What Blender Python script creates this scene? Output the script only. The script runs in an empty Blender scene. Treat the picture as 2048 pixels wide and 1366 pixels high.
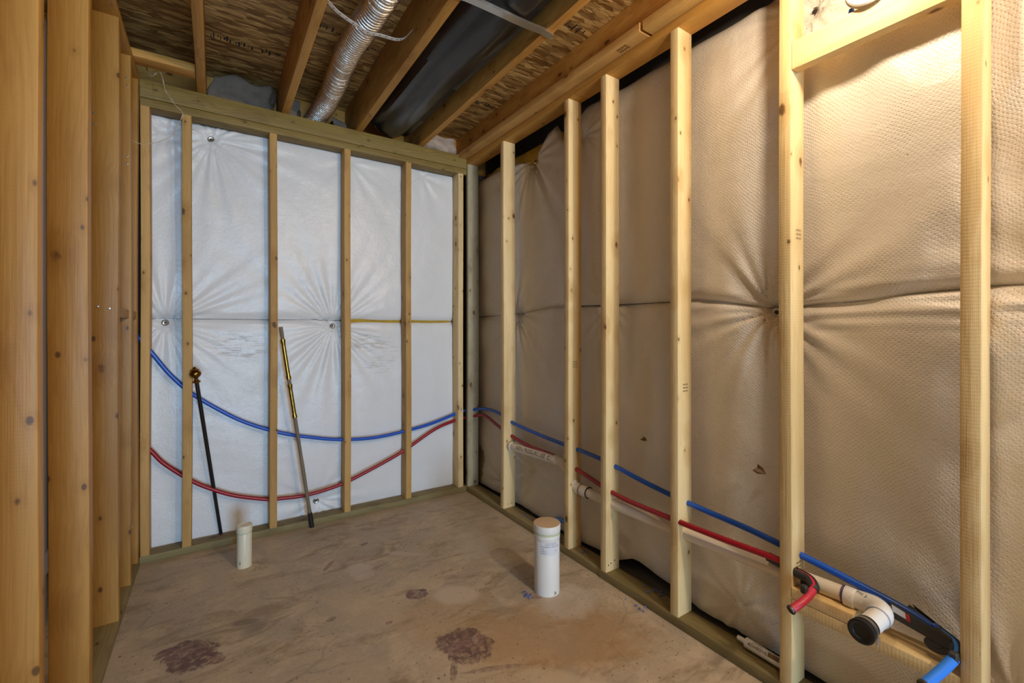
import bpy, bmesh, math, random
import numpy as np
from mathutils import Vector, Matrix
random.seed(7); rng = np.random.RandomState(5)
S = bpy.context.scene
COL = S.collection

# ------------------------------------------------------------------ camera, world, lights, exposure
cam_d = bpy.data.cameras.new('camera'); cam = bpy.data.objects.new('camera', cam_d); COL.objects.link(cam)
cam.location = (-1.5218, -2.8864, 1.1787)
cam.rotation_euler = (math.pi/2, 0, -0.5869)
cam_d.sensor_width = 36; cam_d.lens = 893.25*36/2048; cam_d.shift_y = -25.3/2048
cam_d.clip_start = .02
S.camera = cam
S.view_settings.view_transform = 'Standard'; S.view_settings.look = 'None'
S.view_settings.gamma = 1; S.view_settings.use_curve_mapping = False
S.view_settings.exposure = 0.28
W = bpy.data.worlds.new('room_air'); S.world = W; W.use_nodes = True
W.node_tree.nodes['Background'].inputs[0].default_value = (1, .72, .45, 1)
W.node_tree.nodes['Background'].inputs[1].default_value = .19

def light(name, kind, loc, energy, color, rot=(0,0,0), **kw):
    d = bpy.data.lights.new(name, kind); d.energy = energy; d.color = color
    for k, v in kw.items(): setattr(d, k, v)
    o = bpy.data.objects.new(name, d); COL.objects.link(o); o.location = loc; o.rotation_euler = rot
    return o
light('ceiling_bulb', 'POINT', (-.31, -2.43, 2.17), 15, (1, .80, .56), shadow_soft_size=.035)
light('added_far_fill', 'POINT', (-.30, -3.75, 2.25), 66, (1, .84, .64), shadow_soft_size=.06)  # added fill lamp, unseen; brightens the far wall and throws its stud shadows
light('walkout_door_daylight', 'AREA', (-1.15, -8.2, 1.0), 205, (.46, .72, 1), rot=(math.pi/2, 0, 0), shape='RECTANGLE', size=1.3, size_y=1.9)

# ------------------------------------------------------------------ node helpers
class NT:
    def __init__(s, name):
        s.m = bpy.data.materials.new(name); s.m.use_nodes = True
        s.t = s.m.node_tree; s.b = s.t.nodes['Principled BSDF']
    def n(s, typ, **kw):
        nd = s.t.nodes.new(typ)
        for k, v in kw.items():
            if k.startswith('i_'):
                key = k[2:]; key = int(key) if key.isdigit() else key.replace('_', ' ')
                s.put(nd.inputs[key], v)
            else: setattr(nd, k, v)
        return nd
    def put(s, sock, v):
        if isinstance(v, bpy.types.NodeSocket): s.t.links.new(v, sock)
        else: sock.default_value = v
    def coord(s, kind='Object'): return s.n('ShaderNodeTexCoord').outputs[kind]
    def rand(s): return s.n('ShaderNodeObjectInfo').outputs['Random']
    def map(s, v, scale=(1,1,1), loc=(0,0,0), rot=(0,0,0)):
        nd = s.n('ShaderNodeMapping'); s.put(nd.inputs[0], v)
        s.put(nd.inputs[1], loc); s.put(nd.inputs[2], rot); s.put(nd.inputs[3], scale); return nd.outputs[0]
    def noise(s, v, scale=1, detail=4, rough=.5, dist=0, out='Fac'):
        nd = s.n('ShaderNodeTexNoise'); s.put(nd.inputs['Vector'], v)
        nd.inputs['Scale'].default_value = scale; nd.inputs['Detail'].default_value = detail
        nd.inputs['Roughness'].default_value = rough; nd.inputs['Distortion'].default_value = dist
        return nd.outputs[out]
    def vor(s, v, scale=1, out='Distance', feature='F1', rnd=1):
        nd = s.n('ShaderNodeTexVoronoi', feature=feature); s.put(nd.inputs['Vector'], v)
        nd.inputs['Scale'].default_value = scale; nd.inputs['Randomness'].default_value = rnd; return nd.outputs[out]
    def math(s, op, a, b=0, c=None, clamp=False):
        nd = s.n('ShaderNodeMath', operation=op, use_clamp=clamp); s.put(nd.inputs[0], a); s.put(nd.inputs[1], b)
        if c is not None: s.put(nd.inputs[2], c)
        return nd.outputs[0]
    def vmath(s, op, a, b=(0,0,0), out=0):
        nd = s.n('ShaderNodeVectorMath', operation=op); s.put(nd.inputs[0], a); s.put(nd.inputs[1], b); return nd.outputs[out]
    def range(s, v, a, b, c=0, d=1, smooth=True):
        nd = s.n('ShaderNodeMapRange', interpolation_type='SMOOTHSTEP' if smooth else 'LINEAR')
        for i, x in enumerate((v, a, b, c, d)): s.put(nd.inputs[i], x)
        return nd.outputs[0]
    def mix(s, f, a, b, blend='MIX'):
        nd = s.n('ShaderNodeMix', data_type='RGBA', blend_type=blend)
        s.put(nd.inputs[0], f)
        s.put(nd.inputs[6], (*a, 1) if isinstance(a, tuple) and len(a) == 3 else a)
        s.put(nd.inputs[7], (*b, 1) if isinstance(b, tuple) and len(b) == 3 else b); return nd.outputs[2]
    def xyz(s, v):
        nd = s.n('ShaderNodeSeparateXYZ'); s.put(nd.inputs[0], v); return nd.outputs
    def comb(s, x, y, z):
        nd = s.n('ShaderNodeCombineXYZ'); s.put(nd.inputs[0], x); s.put(nd.inputs[1], y); s.put(nd.inputs[2], z); return nd.outputs[0]
    def bump(s, h, strength=.3, dist=.002, normal=None):
        nd = s.n('ShaderNodeBump'); s.put(nd.inputs['Height'], h); nd.inputs['Strength'].default_value = strength
        nd.inputs['Distance'].default_value = dist
        if normal is not None: s.put(nd.inputs['Normal'], normal)
        return nd.outputs[0]
    def base(s, c): s.put(s.b.inputs['Base Color'], (*c, 1) if isinstance(c, tuple) and len(c) == 3 else c)
    def rough(s, r): s.put(s.b.inputs['Roughness'], r)
    def spot(s, P, c, r, rot=0, amp=.35, nz=None, e=.25):
        """mask (0..1) of an irregular stain: 1 inside the ellipse at c with radii r"""
        q = s.vmath('SUBTRACT', P, c)
        if rot:
            nd = s.n('ShaderNodeVectorRotate', rotation_type='Z_AXIS'); s.put(nd.inputs[0], q); nd.inputs['Angle'].default_value = -rot; q = nd.outputs[0]
        q = s.vmath('DIVIDE', q, r)
        l = s.vmath('LENGTH', q, out=1)
        if nz is not None: l = s.math('ADD', l, s.math('MULTIPLY', s.math('SUBTRACT', nz, .5), amp*2))
        return s.range(l, 1-e/2, 1+e/2, 1, 0)

def plain(name, c, r=.5, metal=0, spec=.5):
    t = NT(name); t.base(c); t.rough(r); t.b.inputs['Metallic'].default_value = metal
    t.b.inputs['Specular IOR Level'].default_value = spec; return t.m

def wood(name, a, b, knot=(.13,.06,.02), rings=1.0, rough=.6, saw=.25, dirt=0.0, knots=1.0, ks=1.0):
    t = NT(name); P0 = t.coord(); r = t.rand()
    off = t.comb(t.math('MULTIPLY', r, 37.3), t.math('MULTIPLY', r, 19.7), t.math('MULTIPLY', r, 91.1))
    P = t.vmath('ADD', P0, off)
    # warp round the knots so the grain bends
    kd = t.vor(t.map(P, (7.5*ks, 7.5*ks, 4.6*ks)), 1, rnd=1); kd2 = t.vor(t.map(P, (16*ks, 16*ks, 10*ks)), 1, rnd=1)
    kn = t.noise(t.map(P, (60, 60, 60)), 1, 3); kdn = t.math('ADD', kd, t.math('MULTIPLY', t.math('SUBTRACT', kn, .5), .09))
    knotm = t.range(kdn, .05, .11, 1, 0); halo = t.range(kd, .10, .40, 1, 0); pin = t.range(kd2, .06, .11, 1, 0); halo2 = t.range(kd2, .1, .3, 1, 0)
    warp = t.math('ADD', t.math('MULTIPLY', halo, 1.9), t.math('MULTIPLY', halo2, .5))
    Pg = t.vmath('ADD', t.map(P, (26, 26, 1.1)), t.comb(warp, warp, 0))
    g = t.noise(Pg, 1, 3, .55, .5)
    fine = t.noise(t.map(P, (170, 170, 3)), 1, 3, .6)
    broad = t.noise(t.map(P, (9, 9, 1.6)), 1, 3, .6, .4)
    w = t.n('ShaderNodeTexWave', wave_type='BANDS', bands_direction='X'); t.put(w.inputs['Vector'], t.vmath('ADD', t.map(P, (1, .7, .05)), t.comb(t.math('ADD', t.math('MULTIPLY', broad, .10), t.math('MULTIPLY', halo, .02)), 0, 0)))
    w.inputs['Scale'].default_value = 22; w.inputs['Distortion'].default_value = 3; w.inputs['Detail'].default_value = 1; w.inputs['Detail Scale'].default_value = .6
    ring = t.math('POWER', w.outputs['Fac'], 2.2)
    f = t.math('ADD', t.math('MULTIPLY', g, .55), t.math('ADD', t.math('MULTIPLY', ring, .20*rings), t.math('MULTIPLY', fine, .22)))
    c = t.mix(t.range(f, .25, .95, 0, 1, False), a, b)
    c = t.mix(t.math('MULTIPLY', t.range(broad, .42, .70), .45), c, tuple(x*y for x, y in zip(b, (.80,.72,.60))))
    c = t.mix(t.math('MULTIPLY', t.range(broad, .30, .44, 1, 0), .30), c, tuple(min(1, x*1.18) for x in a))
    c = t.mix(t.math('MULTIPLY', halo, .42*knots), c, tuple(x*y for x, y in zip(b, (.70,.58,.45))))
    c = t.mix(t.math('MULTIPLY', halo2, .20*knots), c, tuple(x*y for x, y in zip(b, (.72,.6,.45))))
    c = t.mix(t.math('MULTIPLY', knotm, .92*knots), c, knot)
    c = t.mix(t.math('MULTIPLY', pin, .85*knots), c, knot)
    if dirt:
        d = t.noise(t.map(P0, (9, 9, 5)), 1, 5, .65)
        c = t.mix(t.math('MULTIPLY', t.range(d, .5, .72), dirt), c, (.10,.085,.06))
    hv = t.math('ADD', t.math('MULTIPLY', r, .24), .88)
    c = t.mix(1.0, c, t.comb(hv, hv, t.math('ADD', t.math('MULTIPLY', r, .1), t.math('MULTIPLY', hv, .9))), 'MULTIPLY')
    t.base(c); t.rough(t.math('ADD', t.math('MULTIPLY', fine, .2), rough-.1))
    t.b.inputs['Specular IOR Level'].default_value = .35
    sw = t.n('ShaderNodeTexWave', wave_type='BANDS', bands_direction='Z'); t.put(sw.inputs['Vector'], P)
    sw.inputs['Scale'].default_value = 36; sw.inputs['Distortion'].default_value = 2; sw.inputs['Detail'].default_value = 2
    h = t.math('ADD', t.math('MULTIPLY', fine, .8), t.math('MULTIPLY', sw.outputs['Fac'], saw*.28))
    h = t.math('ADD', h, t.math('MULTIPLY', t.math('SUBTRACT', 1, kd), 1.2))
    h = t.math('ADD', h, t.math('MULTIPLY', broad, 2.0))
    t.put(t.b.inputs['Normal'], t.bump(h, .5, .0022))
    return t.m

M = {}
M['pine'] = wood('pine_lumber', (.78,.60,.33), (.66,.45,.19), saw=.5)
M['pine_warm'] = wood('pine_lumber_amber', (.54,.29,.070), (.42,.20,.038), knot=(.10,.04,.015), saw=.2, rough=.5)
M['pine_left'] = wood('pine_lumber_brown', (.47,.25,.062), (.36,.17,.032), knot=(.09,.035,.012), saw=.2, rough=.42, ks=.82)
M['pine_plain'] = wood('pine_lumber_planed', (.62,.37,.13), (.50,.27,.075), saw=.3)
M['joist'] = wood('joist_lumber', (.60,.33,.085), (.45,.20,.035), knot=(.12,.04,.01), saw=.1, rings=1.4)
M['treated'] = wood('pressure_treated_lumber', (.31,.24,.11), (.21,.16,.07), knot=(.08,.04,.015), rings=1.5, dirt=.15)
M['treated_beam'] = wood('pressure_treated_beam', (.29,.205,.06), (.19,.125,.03), knot=(.10,.045,.015), rings=1.8)
M['weathered'] = wood('weathered_lumber', (.43,.38,.26), (.33,.27,.16), dirt=.5)
M['rod_black'] = plain('black_enamel', (.012,.013,.015), .22, .0)
M['brass'] = plain('antique_brass', (.28,.15,.03), .3, 1)
M['gold'] = plain('worn_gold_sleeve', (.42,.28,.055), .28, 1)
M['black_rubber'] = plain('black_rubber', (.012,.012,.013), .45)
M['dark_plastic'] = plain('dark_grey_plastic', (.035,.034,.033), .5)
M['pex_blue'] = plain('blue_pex', (.012,.10,.55), .3)
M['pex_blue_stub'] = plain('blue_pex_bright', (.03,.22,.85), .35)
M['pex_red'] = plain('red_pex', (.33,.008,.02), .32)
M['pex_pink'] = plain('red_pex_stub', (.62,.035,.085), .4)
M['crimp'] = plain('dull_crimp_metal', (.09,.075,.06), .4, .7)
M['steel'] = plain('galvanised_steel', (.62,.62,.60), .35, 1)
M['screw'] = plain('screw_steel', (.7,.7,.7), .3, 1)
M['dark_metal'] = plain('dark_screw', (.05,.045,.04), .5, .5)
M['ink'] = plain('stamp_ink', (.06,.03,.012), .7)
M['ink_black'] = plain('black_print', (.02,.02,.022), .6)
M['ink_grey'] = plain('grey_print', (.16,.17,.20), .6)
M['paper'] = plain('white_sticker', (.75,.78,.82), .5)
M['purple'] = plain('purple_primer', (.16,.09,.26), .5)
M['blue_ink'] = plain('blue_print', (.08,.14,.45), .5)
M['red_label'] = plain('red_label', (.55,.02,.015), .5)
M['white_plastic'] = plain('white_plastic', (.80,.79,.77), .35)
M['grey_pipe'] = plain('grey_white_pipe', (.36,.37,.40), .4)
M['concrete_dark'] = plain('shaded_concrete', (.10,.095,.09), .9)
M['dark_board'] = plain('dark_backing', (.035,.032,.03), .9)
M['twine'] = plain('cotton_twine', (.55,.47,.36), .9)
M['brown_wire'] = plain('brown_cable', (.20,.12,.06), .5)
M['blue_crumb'] = plain('blue_shaving', (.12,.16,.42), .5)
M['green_gasket'] = plain('green_pipe_cement', (.55,.60,.40), .5)

def pvc(name, c, specks=.5, tan=0):
    t = NT(name); P = t.coord()
    n1 = t.noise(t.map(P, (60,60,35)), 1, 4, .6); n2 = t.noise(t.map(P, (9,9,5)), 1, 3)
    z = t.xyz(P)[2]
    col = t.mix(t.math('MULTIPLY', t.range(n2, .4, .75), .25), c, tuple(x*y for x, y in zip(c, (.85,.78,.62))))
    low = t.range(z, .0, .16, .06, 0, False)
    sp = t.range(t.math('ADD', n1, low), .70, .73)
    col = t.mix(t.math('MULTIPLY', sp, specks), col, (.09,.06,.035))
    t.base(col); t.rough(.33); return t.m
M['pvc'] = pvc('white_pvc', (.80,.80,.77), .9)
M['pvc_cream'] = pvc('cream_pvc', (.78,.72,.55), .95)
M['pvc_drain'] = pvc('drain_pvc', (.80,.72,.60), .05)
M['pvc_cap'] = pvc('tan_cap_top', (.62,.46,.30), .4)

def sheet_mat(name, kind):
    t = NT(name); P = t.coord(); x, y, z = t.xyz(P)
    s = y if kind == 'right' else x
    wob = t.noise(P, 6, 3, out='Color')
    Pw = t.vmath('ADD', P, t.vmath('SCALE', wob, (0,0,0)))
    Q = t.vmath('ADD', P, t.vmath('MULTIPLY', wob, (.05,.05,.05)))
    qx, qy, qz = t.xyz(Q); qs = qy if kind == 'right' else qx
    # rows of embossed pin dimples
    a = t.math('SINE', t.math('MULTIPLY', qs, 2*math.pi/.0135))
    b = t.math('SINE', t.math('MULTIPLY', qz, 2*math.pi/.0125))
    dim = t.range(t.math('MULTIPLY', a, b), .25, .95)
    crin = t.noise(Q, 34, 5, .62, .6)
    big = t.noise(P, 3.2, 3)
    dd = t.math('MULTIPLY', dim, t.range(big, .34, .60, .32, 1))
    if kind == 'right': h = t.math('ADD', t.math('MULTIPLY', dd, -.75), t.math('MULTIPLY', crin, 1.1))
    else: h = t.math('ADD', t.math('MULTIPLY', dd, -.25), t.math('MULTIPLY', crin, 1.5))
    fine = t.noise(t.map(Q, (90,90,160)), 1, 3)
    h = t.math('ADD', h, t.math('MULTIPLY', fine, .35))
    c = (.80,.80,.80) if kind == 'back' else (.80,.755,.69)  # same white vinyl; the side wall's warm light is put into its colour
    nz = t.noise(P, 22, 5, .65)
    st = t.noise(t.map(P, (14,14,150)), 1, 3, .6)
    col = t.mix(t.math('MULTIPLY', t.range(big, .4, .8), .12), c, (.62,.58,.52))
    if kind == 'back':
        for ctr, r, k in [((-.66,.1,1.09),(.13,.3,.055),.5), ((-1.40,.1,1.08),(.14,.3,.075),.5), ((-.61,.1,.94),(.09,.3,.05),.35), ((-.5,.1,1.02),(.03,.3,.06),.2)]:
            m = t.spot(P, ctr, r, amp=.3, nz=nz, e=.9)
            m = t.math('MULTIPLY', m, t.range(st, .50, .62))
            col = t.mix(t.math('MULTIPLY', m, k), col, (.20,.12,.06))
        sp = t.math('MULTIPLY', t.range(t.noise(P, 130, 2), .745, .76), t.range(t.noise(P, 7, 2), .56, .62))
        col = t.mix(t.math('MULTIPLY', sp, .8), col, (.14,.11,.09))
    else:
        for ctr, r, k in [((.12,.0,.19),(.2,.05,.13),.75), ((.12,-1.27,.36),(.2,.03,.06),.5)]:
            m = t.spot(P, ctr, r, amp=.7, nz=nz, e=.2)
            col = t.mix(t.math('MULTIPLY', m, k), col, (.20,.14,.05))
        sp = t.math('MULTIPLY', t.range(t.noise(P, 90, 2), .77, .785), t.range(t.noise(P, 6, 2), .56, .64))
        col = t.mix(t.math('MULTIPLY', sp, .8), col, (.10,.06,.03))
    t.base(col); t.rough(.30)
    t.b.inputs['Specular IOR Level'].default_value = .45
    t.put(t.b.inputs['Normal'], t.bump(h, .6 if kind == 'right' else .5, .0035 if kind == 'right' else .0028))
    return t.m
M['sheet_back'] = sheet_mat('white_vinyl_facing_back', 'back')
M['sheet_right'] = sheet_mat('white_vinyl_facing_warm_lit', 'right')

def fluff(name, a, b):
    t = NT(name); P = t.coord(); n = t.noise(P, 18, 6, .7, .5)
    t.base(t.mix(n, a, b)); t.rough(1); t.put(t.b.inputs['Normal'], t.bump(n, 1, .02)); return t.m
M['fiber_yellow'] = fluff('yellow_fibreglass', (.62,.42,.06), (.38,.22,.02))
M['fiber_white'] = fluff('shaded_white_fibreglass', (.33,.26,.19), (.14,.11,.08))  # white batts; the shade of the joist bays is put into this colour
M['fiber_pink'] = fluff('pink_fibreglass', (.72,.56,.45), (.45,.33,.25))

def osb():
    t = NT('oriented_strand_board'); P = t.coord()
    base = None; hs = None
    Pn = t.vmath('ADD', P, t.vmath('MULTIPLY', t.noise(P, 22, 2, out='Color'), (.018,.018,0)))
    for i, (rot, sc) in enumerate([(.10, (8, 34, 4)), (-.5, (9, 44, 4)), (.7, (8, 36, 4)), (-.2, (12, 60, 4))]):
        q = t.map(Pn, sc, (i*3.1, i*1.7, i*.3), (0, 0, rot))
        v = t.n('ShaderNodeTexVoronoi', feature='F1'); t.put(v.inputs['Vector'], q); v.inputs['Scale'].default_value = 1
        r, g, b = t.n('ShaderNodeSeparateColor', i_0=v.outputs['Color']).outputs[:3]
        grain = t.noise(t.map(P, (14, 190, 1), (0,0,0), (0,0,rot)), 1, 2)
        val = t.math('ADD', t.math('MULTIPLY', r, .95), t.math('MULTIPLY', grain, .22))
        c = t.mix(t.range(val, .2, 1.05, 0, 1, False), (.25,.115,.024), (.78,.49,.17))
        e = t.range(v.outputs['Distance'], .45, .70)
        c = t.mix(t.math('MULTIPLY', e, .5), c, (.12,.052,.010))
        if base is None: base = c; hs = val
        else:
            m = t.range(g, .60, .61)
            m = t.math('MULTIPLY', m, t.range(v.outputs['Distance'], .5, .56, 1, 0))
            base = t.mix(m, base, c); hs = t.math('ADD', hs, t.math('MULTIPLY', m, val))
    t.base(base); t.rough(.55); t.put(t.b.inputs['Normal'], t.bump(hs, .7, .004)); return t.m
M['osb'] = osb()

def concrete():
    t = NT('poured_concrete'); P = t.coord()
    n1 = t.noise(P, 1.6, 5, .6, .6); n2 = t.noise(P, 7, 6, .65, .3); n3 = t.noise(P, 60, 4, .6)
    n4 = t.noise(t.map(P, (3.2, 9, 1), (4,2,0), (0,0,.5)), 1, 6, .7, 1.0)
    c = t.mix(t.range(n1, .35, .68), (.45,.375,.285), (.57,.45,.31))
    c = t.mix(t.math('MULTIPLY', t.range(n2, .46, .62), .6), c, (.66,.54,.39))
    c = t.mix(t.math('MULTIPLY', t.range(n4, .50, .66), .7), c, (.30,.22,.13))
    c = t.mix(t.math('MULTIPLY', t.range(n3, .3, .75), .2), c, (.22,.17,.11))
    # orange-brown patch near the right front and pale scuffs
    nz = t.noise(P, 11, 8, .72, .6); nf = t.noise(P, 26, 8, .75, 1.2)
    for ctr, r, rot, k, colr in [((-.42,-1.55,0),(.34,.20,1),-.5,.55,(.40,.22,.075)), ((-.72,-1.2,0),(.2,.16,1),0,.4,(.40,.25,.11)),
                            ((-.63,-1.10,0),(.10,.07,1),-.6,.75,(.62,.53,.43)), ((-.935,-.65,0),(.055,.085,1),.2,.6,(.60,.52,.46)),
                            ((-.55,-1.75,0),(.16,.05,1),-.9,.6,(.60,.48,.33)), ((-.25,-1.42,0),(.13,.10,1),.3,.5,(.60,.54,.47)),
                            ((-.70,-.62,0),(.10,.02,1),-.7,.6,(.58,.50,.40)), ((-.28,-.62,0),(.28,.10,1),1.1,.35,(.56,.50,.42)),
                            ((-1.42,-.80,0),(.05,.02,1),-.4,.5,(.12,.10,.08)), ((-1.39,-.86,0),(.045,.03,1),.5,.4,(.2,.17,.13))]:
        m = t.spot(P, ctr, r, rot, .55, nz, .6); c = t.mix(t.math('MULTIPLY', m, k), c, colr)
    # purple-brown primer stains
    for ctr, r, rot, k in [((-.745,-1.40,0),(.085,.10,1),.5,.9), ((-1.60,-.90,0),(.105,.075,1),-.9,.9), ((-1.53,-.96,0),(.05,.03,1),-.8,.7),
                           ((-.775,-1.0,0),(.052,.038,1),-.6,.9), ((-1.67,-.84,0),(.04,.02,1),.4,.7), ((-1.13,-.97,0),(.02,.014,1),0,.6), ((-.94,-1.12,0),(.016,.012,1),0,.8),
                           ((-.33,-1.30,0),(.04,.03,1),0,.5), ((-.835,-1.49,0),(.012,.06,1),-.5,.7), ((-.72,-1.56,0),(.10,.012,1),-.4,.5), ((-.84,-.40,0),(.022,.012,1),.3,.7), ((-1.05,-.53,0),(.05,.01,1),.9,.6)]:
        m = t.spot(P, ctr, r, rot, .75, nz, .12)
        m = t.math('MULTIPLY', m, t.range(nf, .36, .56, .25, 1)); c = t.mix(t.math('MULTIPLY', m, k), c, t.mix(t.range(nz, .4, .6), (.12,.062,.060), (.20,.095,.10)))
    # hairline cracks, dark scratches and specks
    v = t.vor(t.vmath('ADD', t.map(P, (1.7,1.7,1)), t.vmath('MULTIPLY', t.noise(P, 5, 4, out='Color'), (.35,.35,0))), 1, feature='DISTANCE_TO_EDGE')
    cr = t.math('MULTIPLY', t.range(v, .004, .012, 1, 0), t.range(t.noise(P, 2.1, 2), .48, .58))
    c = t.mix(t.math('MULTIPLY', cr, .22), c, (.14,.11,.08))
    sp = t.math('MULTIPLY', t.range(t.noise(P, 80, 2, .5), .67, .70), t.range(t.noise(P, 4.5, 3), .42, .56))
    c = t.mix(t.math('MULTIPLY', sp, .85), c, (.085,.065,.055))
    ws = t.math('MULTIPLY', t.range(t.noise(t.map(P, (60,140,1), (9,9,0), (0,0,.9)), 1, 2), .70, .74), t.range(t.noise(P, 3.5, 3), .48, .62))
    c = t.mix(t.math('MULTIPLY', ws, .5), c, (.66,.58,.42))
    t.base(c); t.rough(t.range(n2, .3, .7, .42, .7)); t.b.inputs['Specular IOR Level'].default_value = .4
    t.put(t.b.inputs['Normal'], t.bump(t.math('ADD', n2, t.math('MULTIPLY', n3, .25)), .35, .006)); return t.m
M['concrete'] = concrete()

def foil():
    t = NT('crinkled_foil'); P = t.coord(); n = t.noise(P, 55, 5, .65, .5)
    t.base((.68,.67,.66)); t.b.inputs['Metallic'].default_value = 1; t.rough(.30)
    t.put(t.b.inputs['Normal'], t.bump(n, .6, .004)); return t.m
M['foil'] = foil()
def blackwrap():
    t = NT('black_polyethylene_wrap'); P = t.coord()
    n = t.noise(t.map(P, (9, 2.5, 9)), 1, 3, .5, .5); n2 = t.noise(t.map(P, (40, 14, 40)), 1, 4, .6, .8)
    t.base(t.mix(t.range(n, .4, .7), (.012,.012,.013), (.026,.025,.026))); t.rough(.30)
    t.put(t.b.inputs['Normal'], t.bump(t.math('ADD', t.math('MULTIPLY', n, .5), t.math('MULTIPLY', n2, .12)), .4, .02)); return t.m
M['wrap'] = blackwrap()

# ------------------------------------------------------------------ object helpers
def link(name, me, mat=None, parent=None, loc=None, rot=None):
    o = bpy.data.objects.new(name, me); COL.objects.link(o)
    if mat is not None and me is not None:
        me.materials.clear(); me.materials.append(M[mat] if isinstance(mat, str) else mat)
    if parent: o.parent = parent
    if loc is not None: o.location = loc
    if rot is not None: o.rotation_euler = rot
    return o
def root(name, label=None, cat=None, group=None, kind=None, loc=(0,0,0), rot=(0,0,0)):
    o = bpy.data.objects.new(name, None); COL.objects.link(o); o.location = loc; o.rotation_euler = rot
    o.empty_display_size = .05
    return tag(o, label, cat, group, kind)
def tag(o, label=None, cat=None, group=None, kind=None):
    if label: o['label'] = label
    if cat: o['category'] = cat
    if group: o['group'] = group
    if kind: o['kind'] = kind
    return o
def smooth(me, ang=None):
    for p in me.polygons: p.use_smooth = True
    if ang: me.set_sharp_from_angle(angle=ang)
def board_mesh(w, d, L, bev=.0022, wobble=.0, seed=0):
    """board with its long axis on local Z, centred on x and y, z 0..L"""
    bm = bmesh.new(); bmesh.ops.create_cube(bm, size=1)
    for v in bm.verts: v.co = Vector((v.co.x*w, v.co.y*d, (v.co.z+.5)*L))
    longe = [e for e in bm.edges if abs(e.verts[0].co.z-e.verts[1].co.z) > L*.5]
    if wobble:
        bmesh.ops.subdivide_edges(bm, edges=longe, cuts=14, use_grid_fill=True)
        rr = random.Random(seed); ph = [rr.uniform(0, 6.3) for _ in range(4)]
        for v in bm.verts:
            s = v.co.z/L; q = math.sin(math.pi*s)
            v.co.x += wobble*q*math.sin(3.1*s+ph[0]); v.co.y += wobble*q*math.sin(2.3*s+ph[1])
        longe = [e for e in bm.edges if len(e.link_faces) == 2 and e.calc_face_angle(0) > 1 and abs((e.verts[0].co-e.verts[1].co).normalized().z) > .9]
    bmesh.ops.bevel(bm, geom=longe, offset=bev*1.4, segments=2, affect='EDGES', profile=.5)
    me = bpy.data.meshes.new('board'); bm.to_mesh(me); bm.free(); smooth(me, .7); return me
def board(name, a, b, mat, parent, axis, wobble=0., label=None, seed=0, bev=.0022):
    """board filling the box a..b, grain running along axis"""
    a = Vector(a); b = Vector(b); s = b-a; c = (a+b)/2
    if axis == 'z': me = board_mesh(s.x, s.y, s.z, bev, wobble, seed); loc = (c.x, c.y, a.z); rot = (0,0,0)
    elif axis == 'x': me = board_mesh(s.z, s.y, s.x, bev, wobble, seed); loc = (a.x, c.y, c.z); rot = (0, math.pi/2, 0)
    else: me = board_mesh(s.x, s.z, s.y, bev, wobble, seed); loc = (c.x, b.y, c.z); rot = (math.pi/2, 0, 0)
    o = link(name, me, mat, parent, loc, rot)
    if label: o['label'] = label
    return o
def box(name, a, b, mat, parent=None, bev=.001):
    bm = bmesh.new(); bmesh.ops.create_cube(bm, size=1); a = Vector(a); b = Vector(b); s = b-a; c = (a+b)/2
    for v in bm.verts: v.co = Vector((v.co.x*s.x, v.co.y*s.y, v.co.z*s.z))
    if bev: bmesh.ops.bevel(bm, geom=bm.edges[:], offset=bev, segments=1, affect='EDGES')
    me = bpy.data.meshes.new(name); bm.to_mesh(me); bm.free()
    return link(name, me, mat, parent, c)
def catmull(pts, n=8):
    P = [Vector(p) for p in pts]
    if len(P) < 3: return P
    out = []
    for i in range(len(P)-1):
        p0 = P[i-1] if i else P[0]*2-P[1]; p1 = P[i]; p2 = P[i+1]; p3 = P[i+2] if i+2 < len(P) else P[-1]*2-P[-2]
        for k in range(n):
            t = k/n
            out.append(.5*((2*p1)+(p2-p0)*t+(2*p0-5*p1+4*p2-p3)*t*t+(3*p1-p0-3*p2+p3)*t**3))
    out.append(P[-1]); return out
def frames(P):
    T = [(P[min(i+1, len(P)-1)]-P[max(i-1, 0)]).normalized() for i in range(len(P))]
    up = Vector((0,0,1)) if abs(T[0].z) < .9 else Vector((1,0,0))
    N = []; n = (up-T[0]*up.dot(T[0])).normalized()
    for t in T: n = (n-t*n.dot(t)).normalized(); N.append(n)
    return T, N
def tube_mesh(pts, r, seg=16, n=8, cap=True, rf=None):
    P = catmull(pts, n) if n else [Vector(p) for p in pts]; T, N = frames(P)
    vs = []; fs = []
    for i, p in enumerate(P):
        b = T[i].cross(N[i]); ri = r if rf is None else rf(i, len(P), p)
        for k in range(seg):
            a = 2*math.pi*k/seg; rr = ri if not callable(ri) else ri(a)
            vs.append(p+(N[i]*math.cos(a)+b*math.sin(a))*rr)
    for i in range(len(P)-1):
        for k in range(seg): fs.append((i*seg+k, i*seg+(k+1) % seg, (i+1)*seg+(k+1) % seg, (i+1)*seg+k))
    if cap: fs.append(tuple(range(seg))[::-1]); fs.append(tuple(range((len(P)-1)*seg, len(P)*seg)))
    me = bpy.data.meshes.new('tube'); me.from_pydata([tuple(v) for v in vs], [], fs); smooth(me, 1.0); return me
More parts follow.
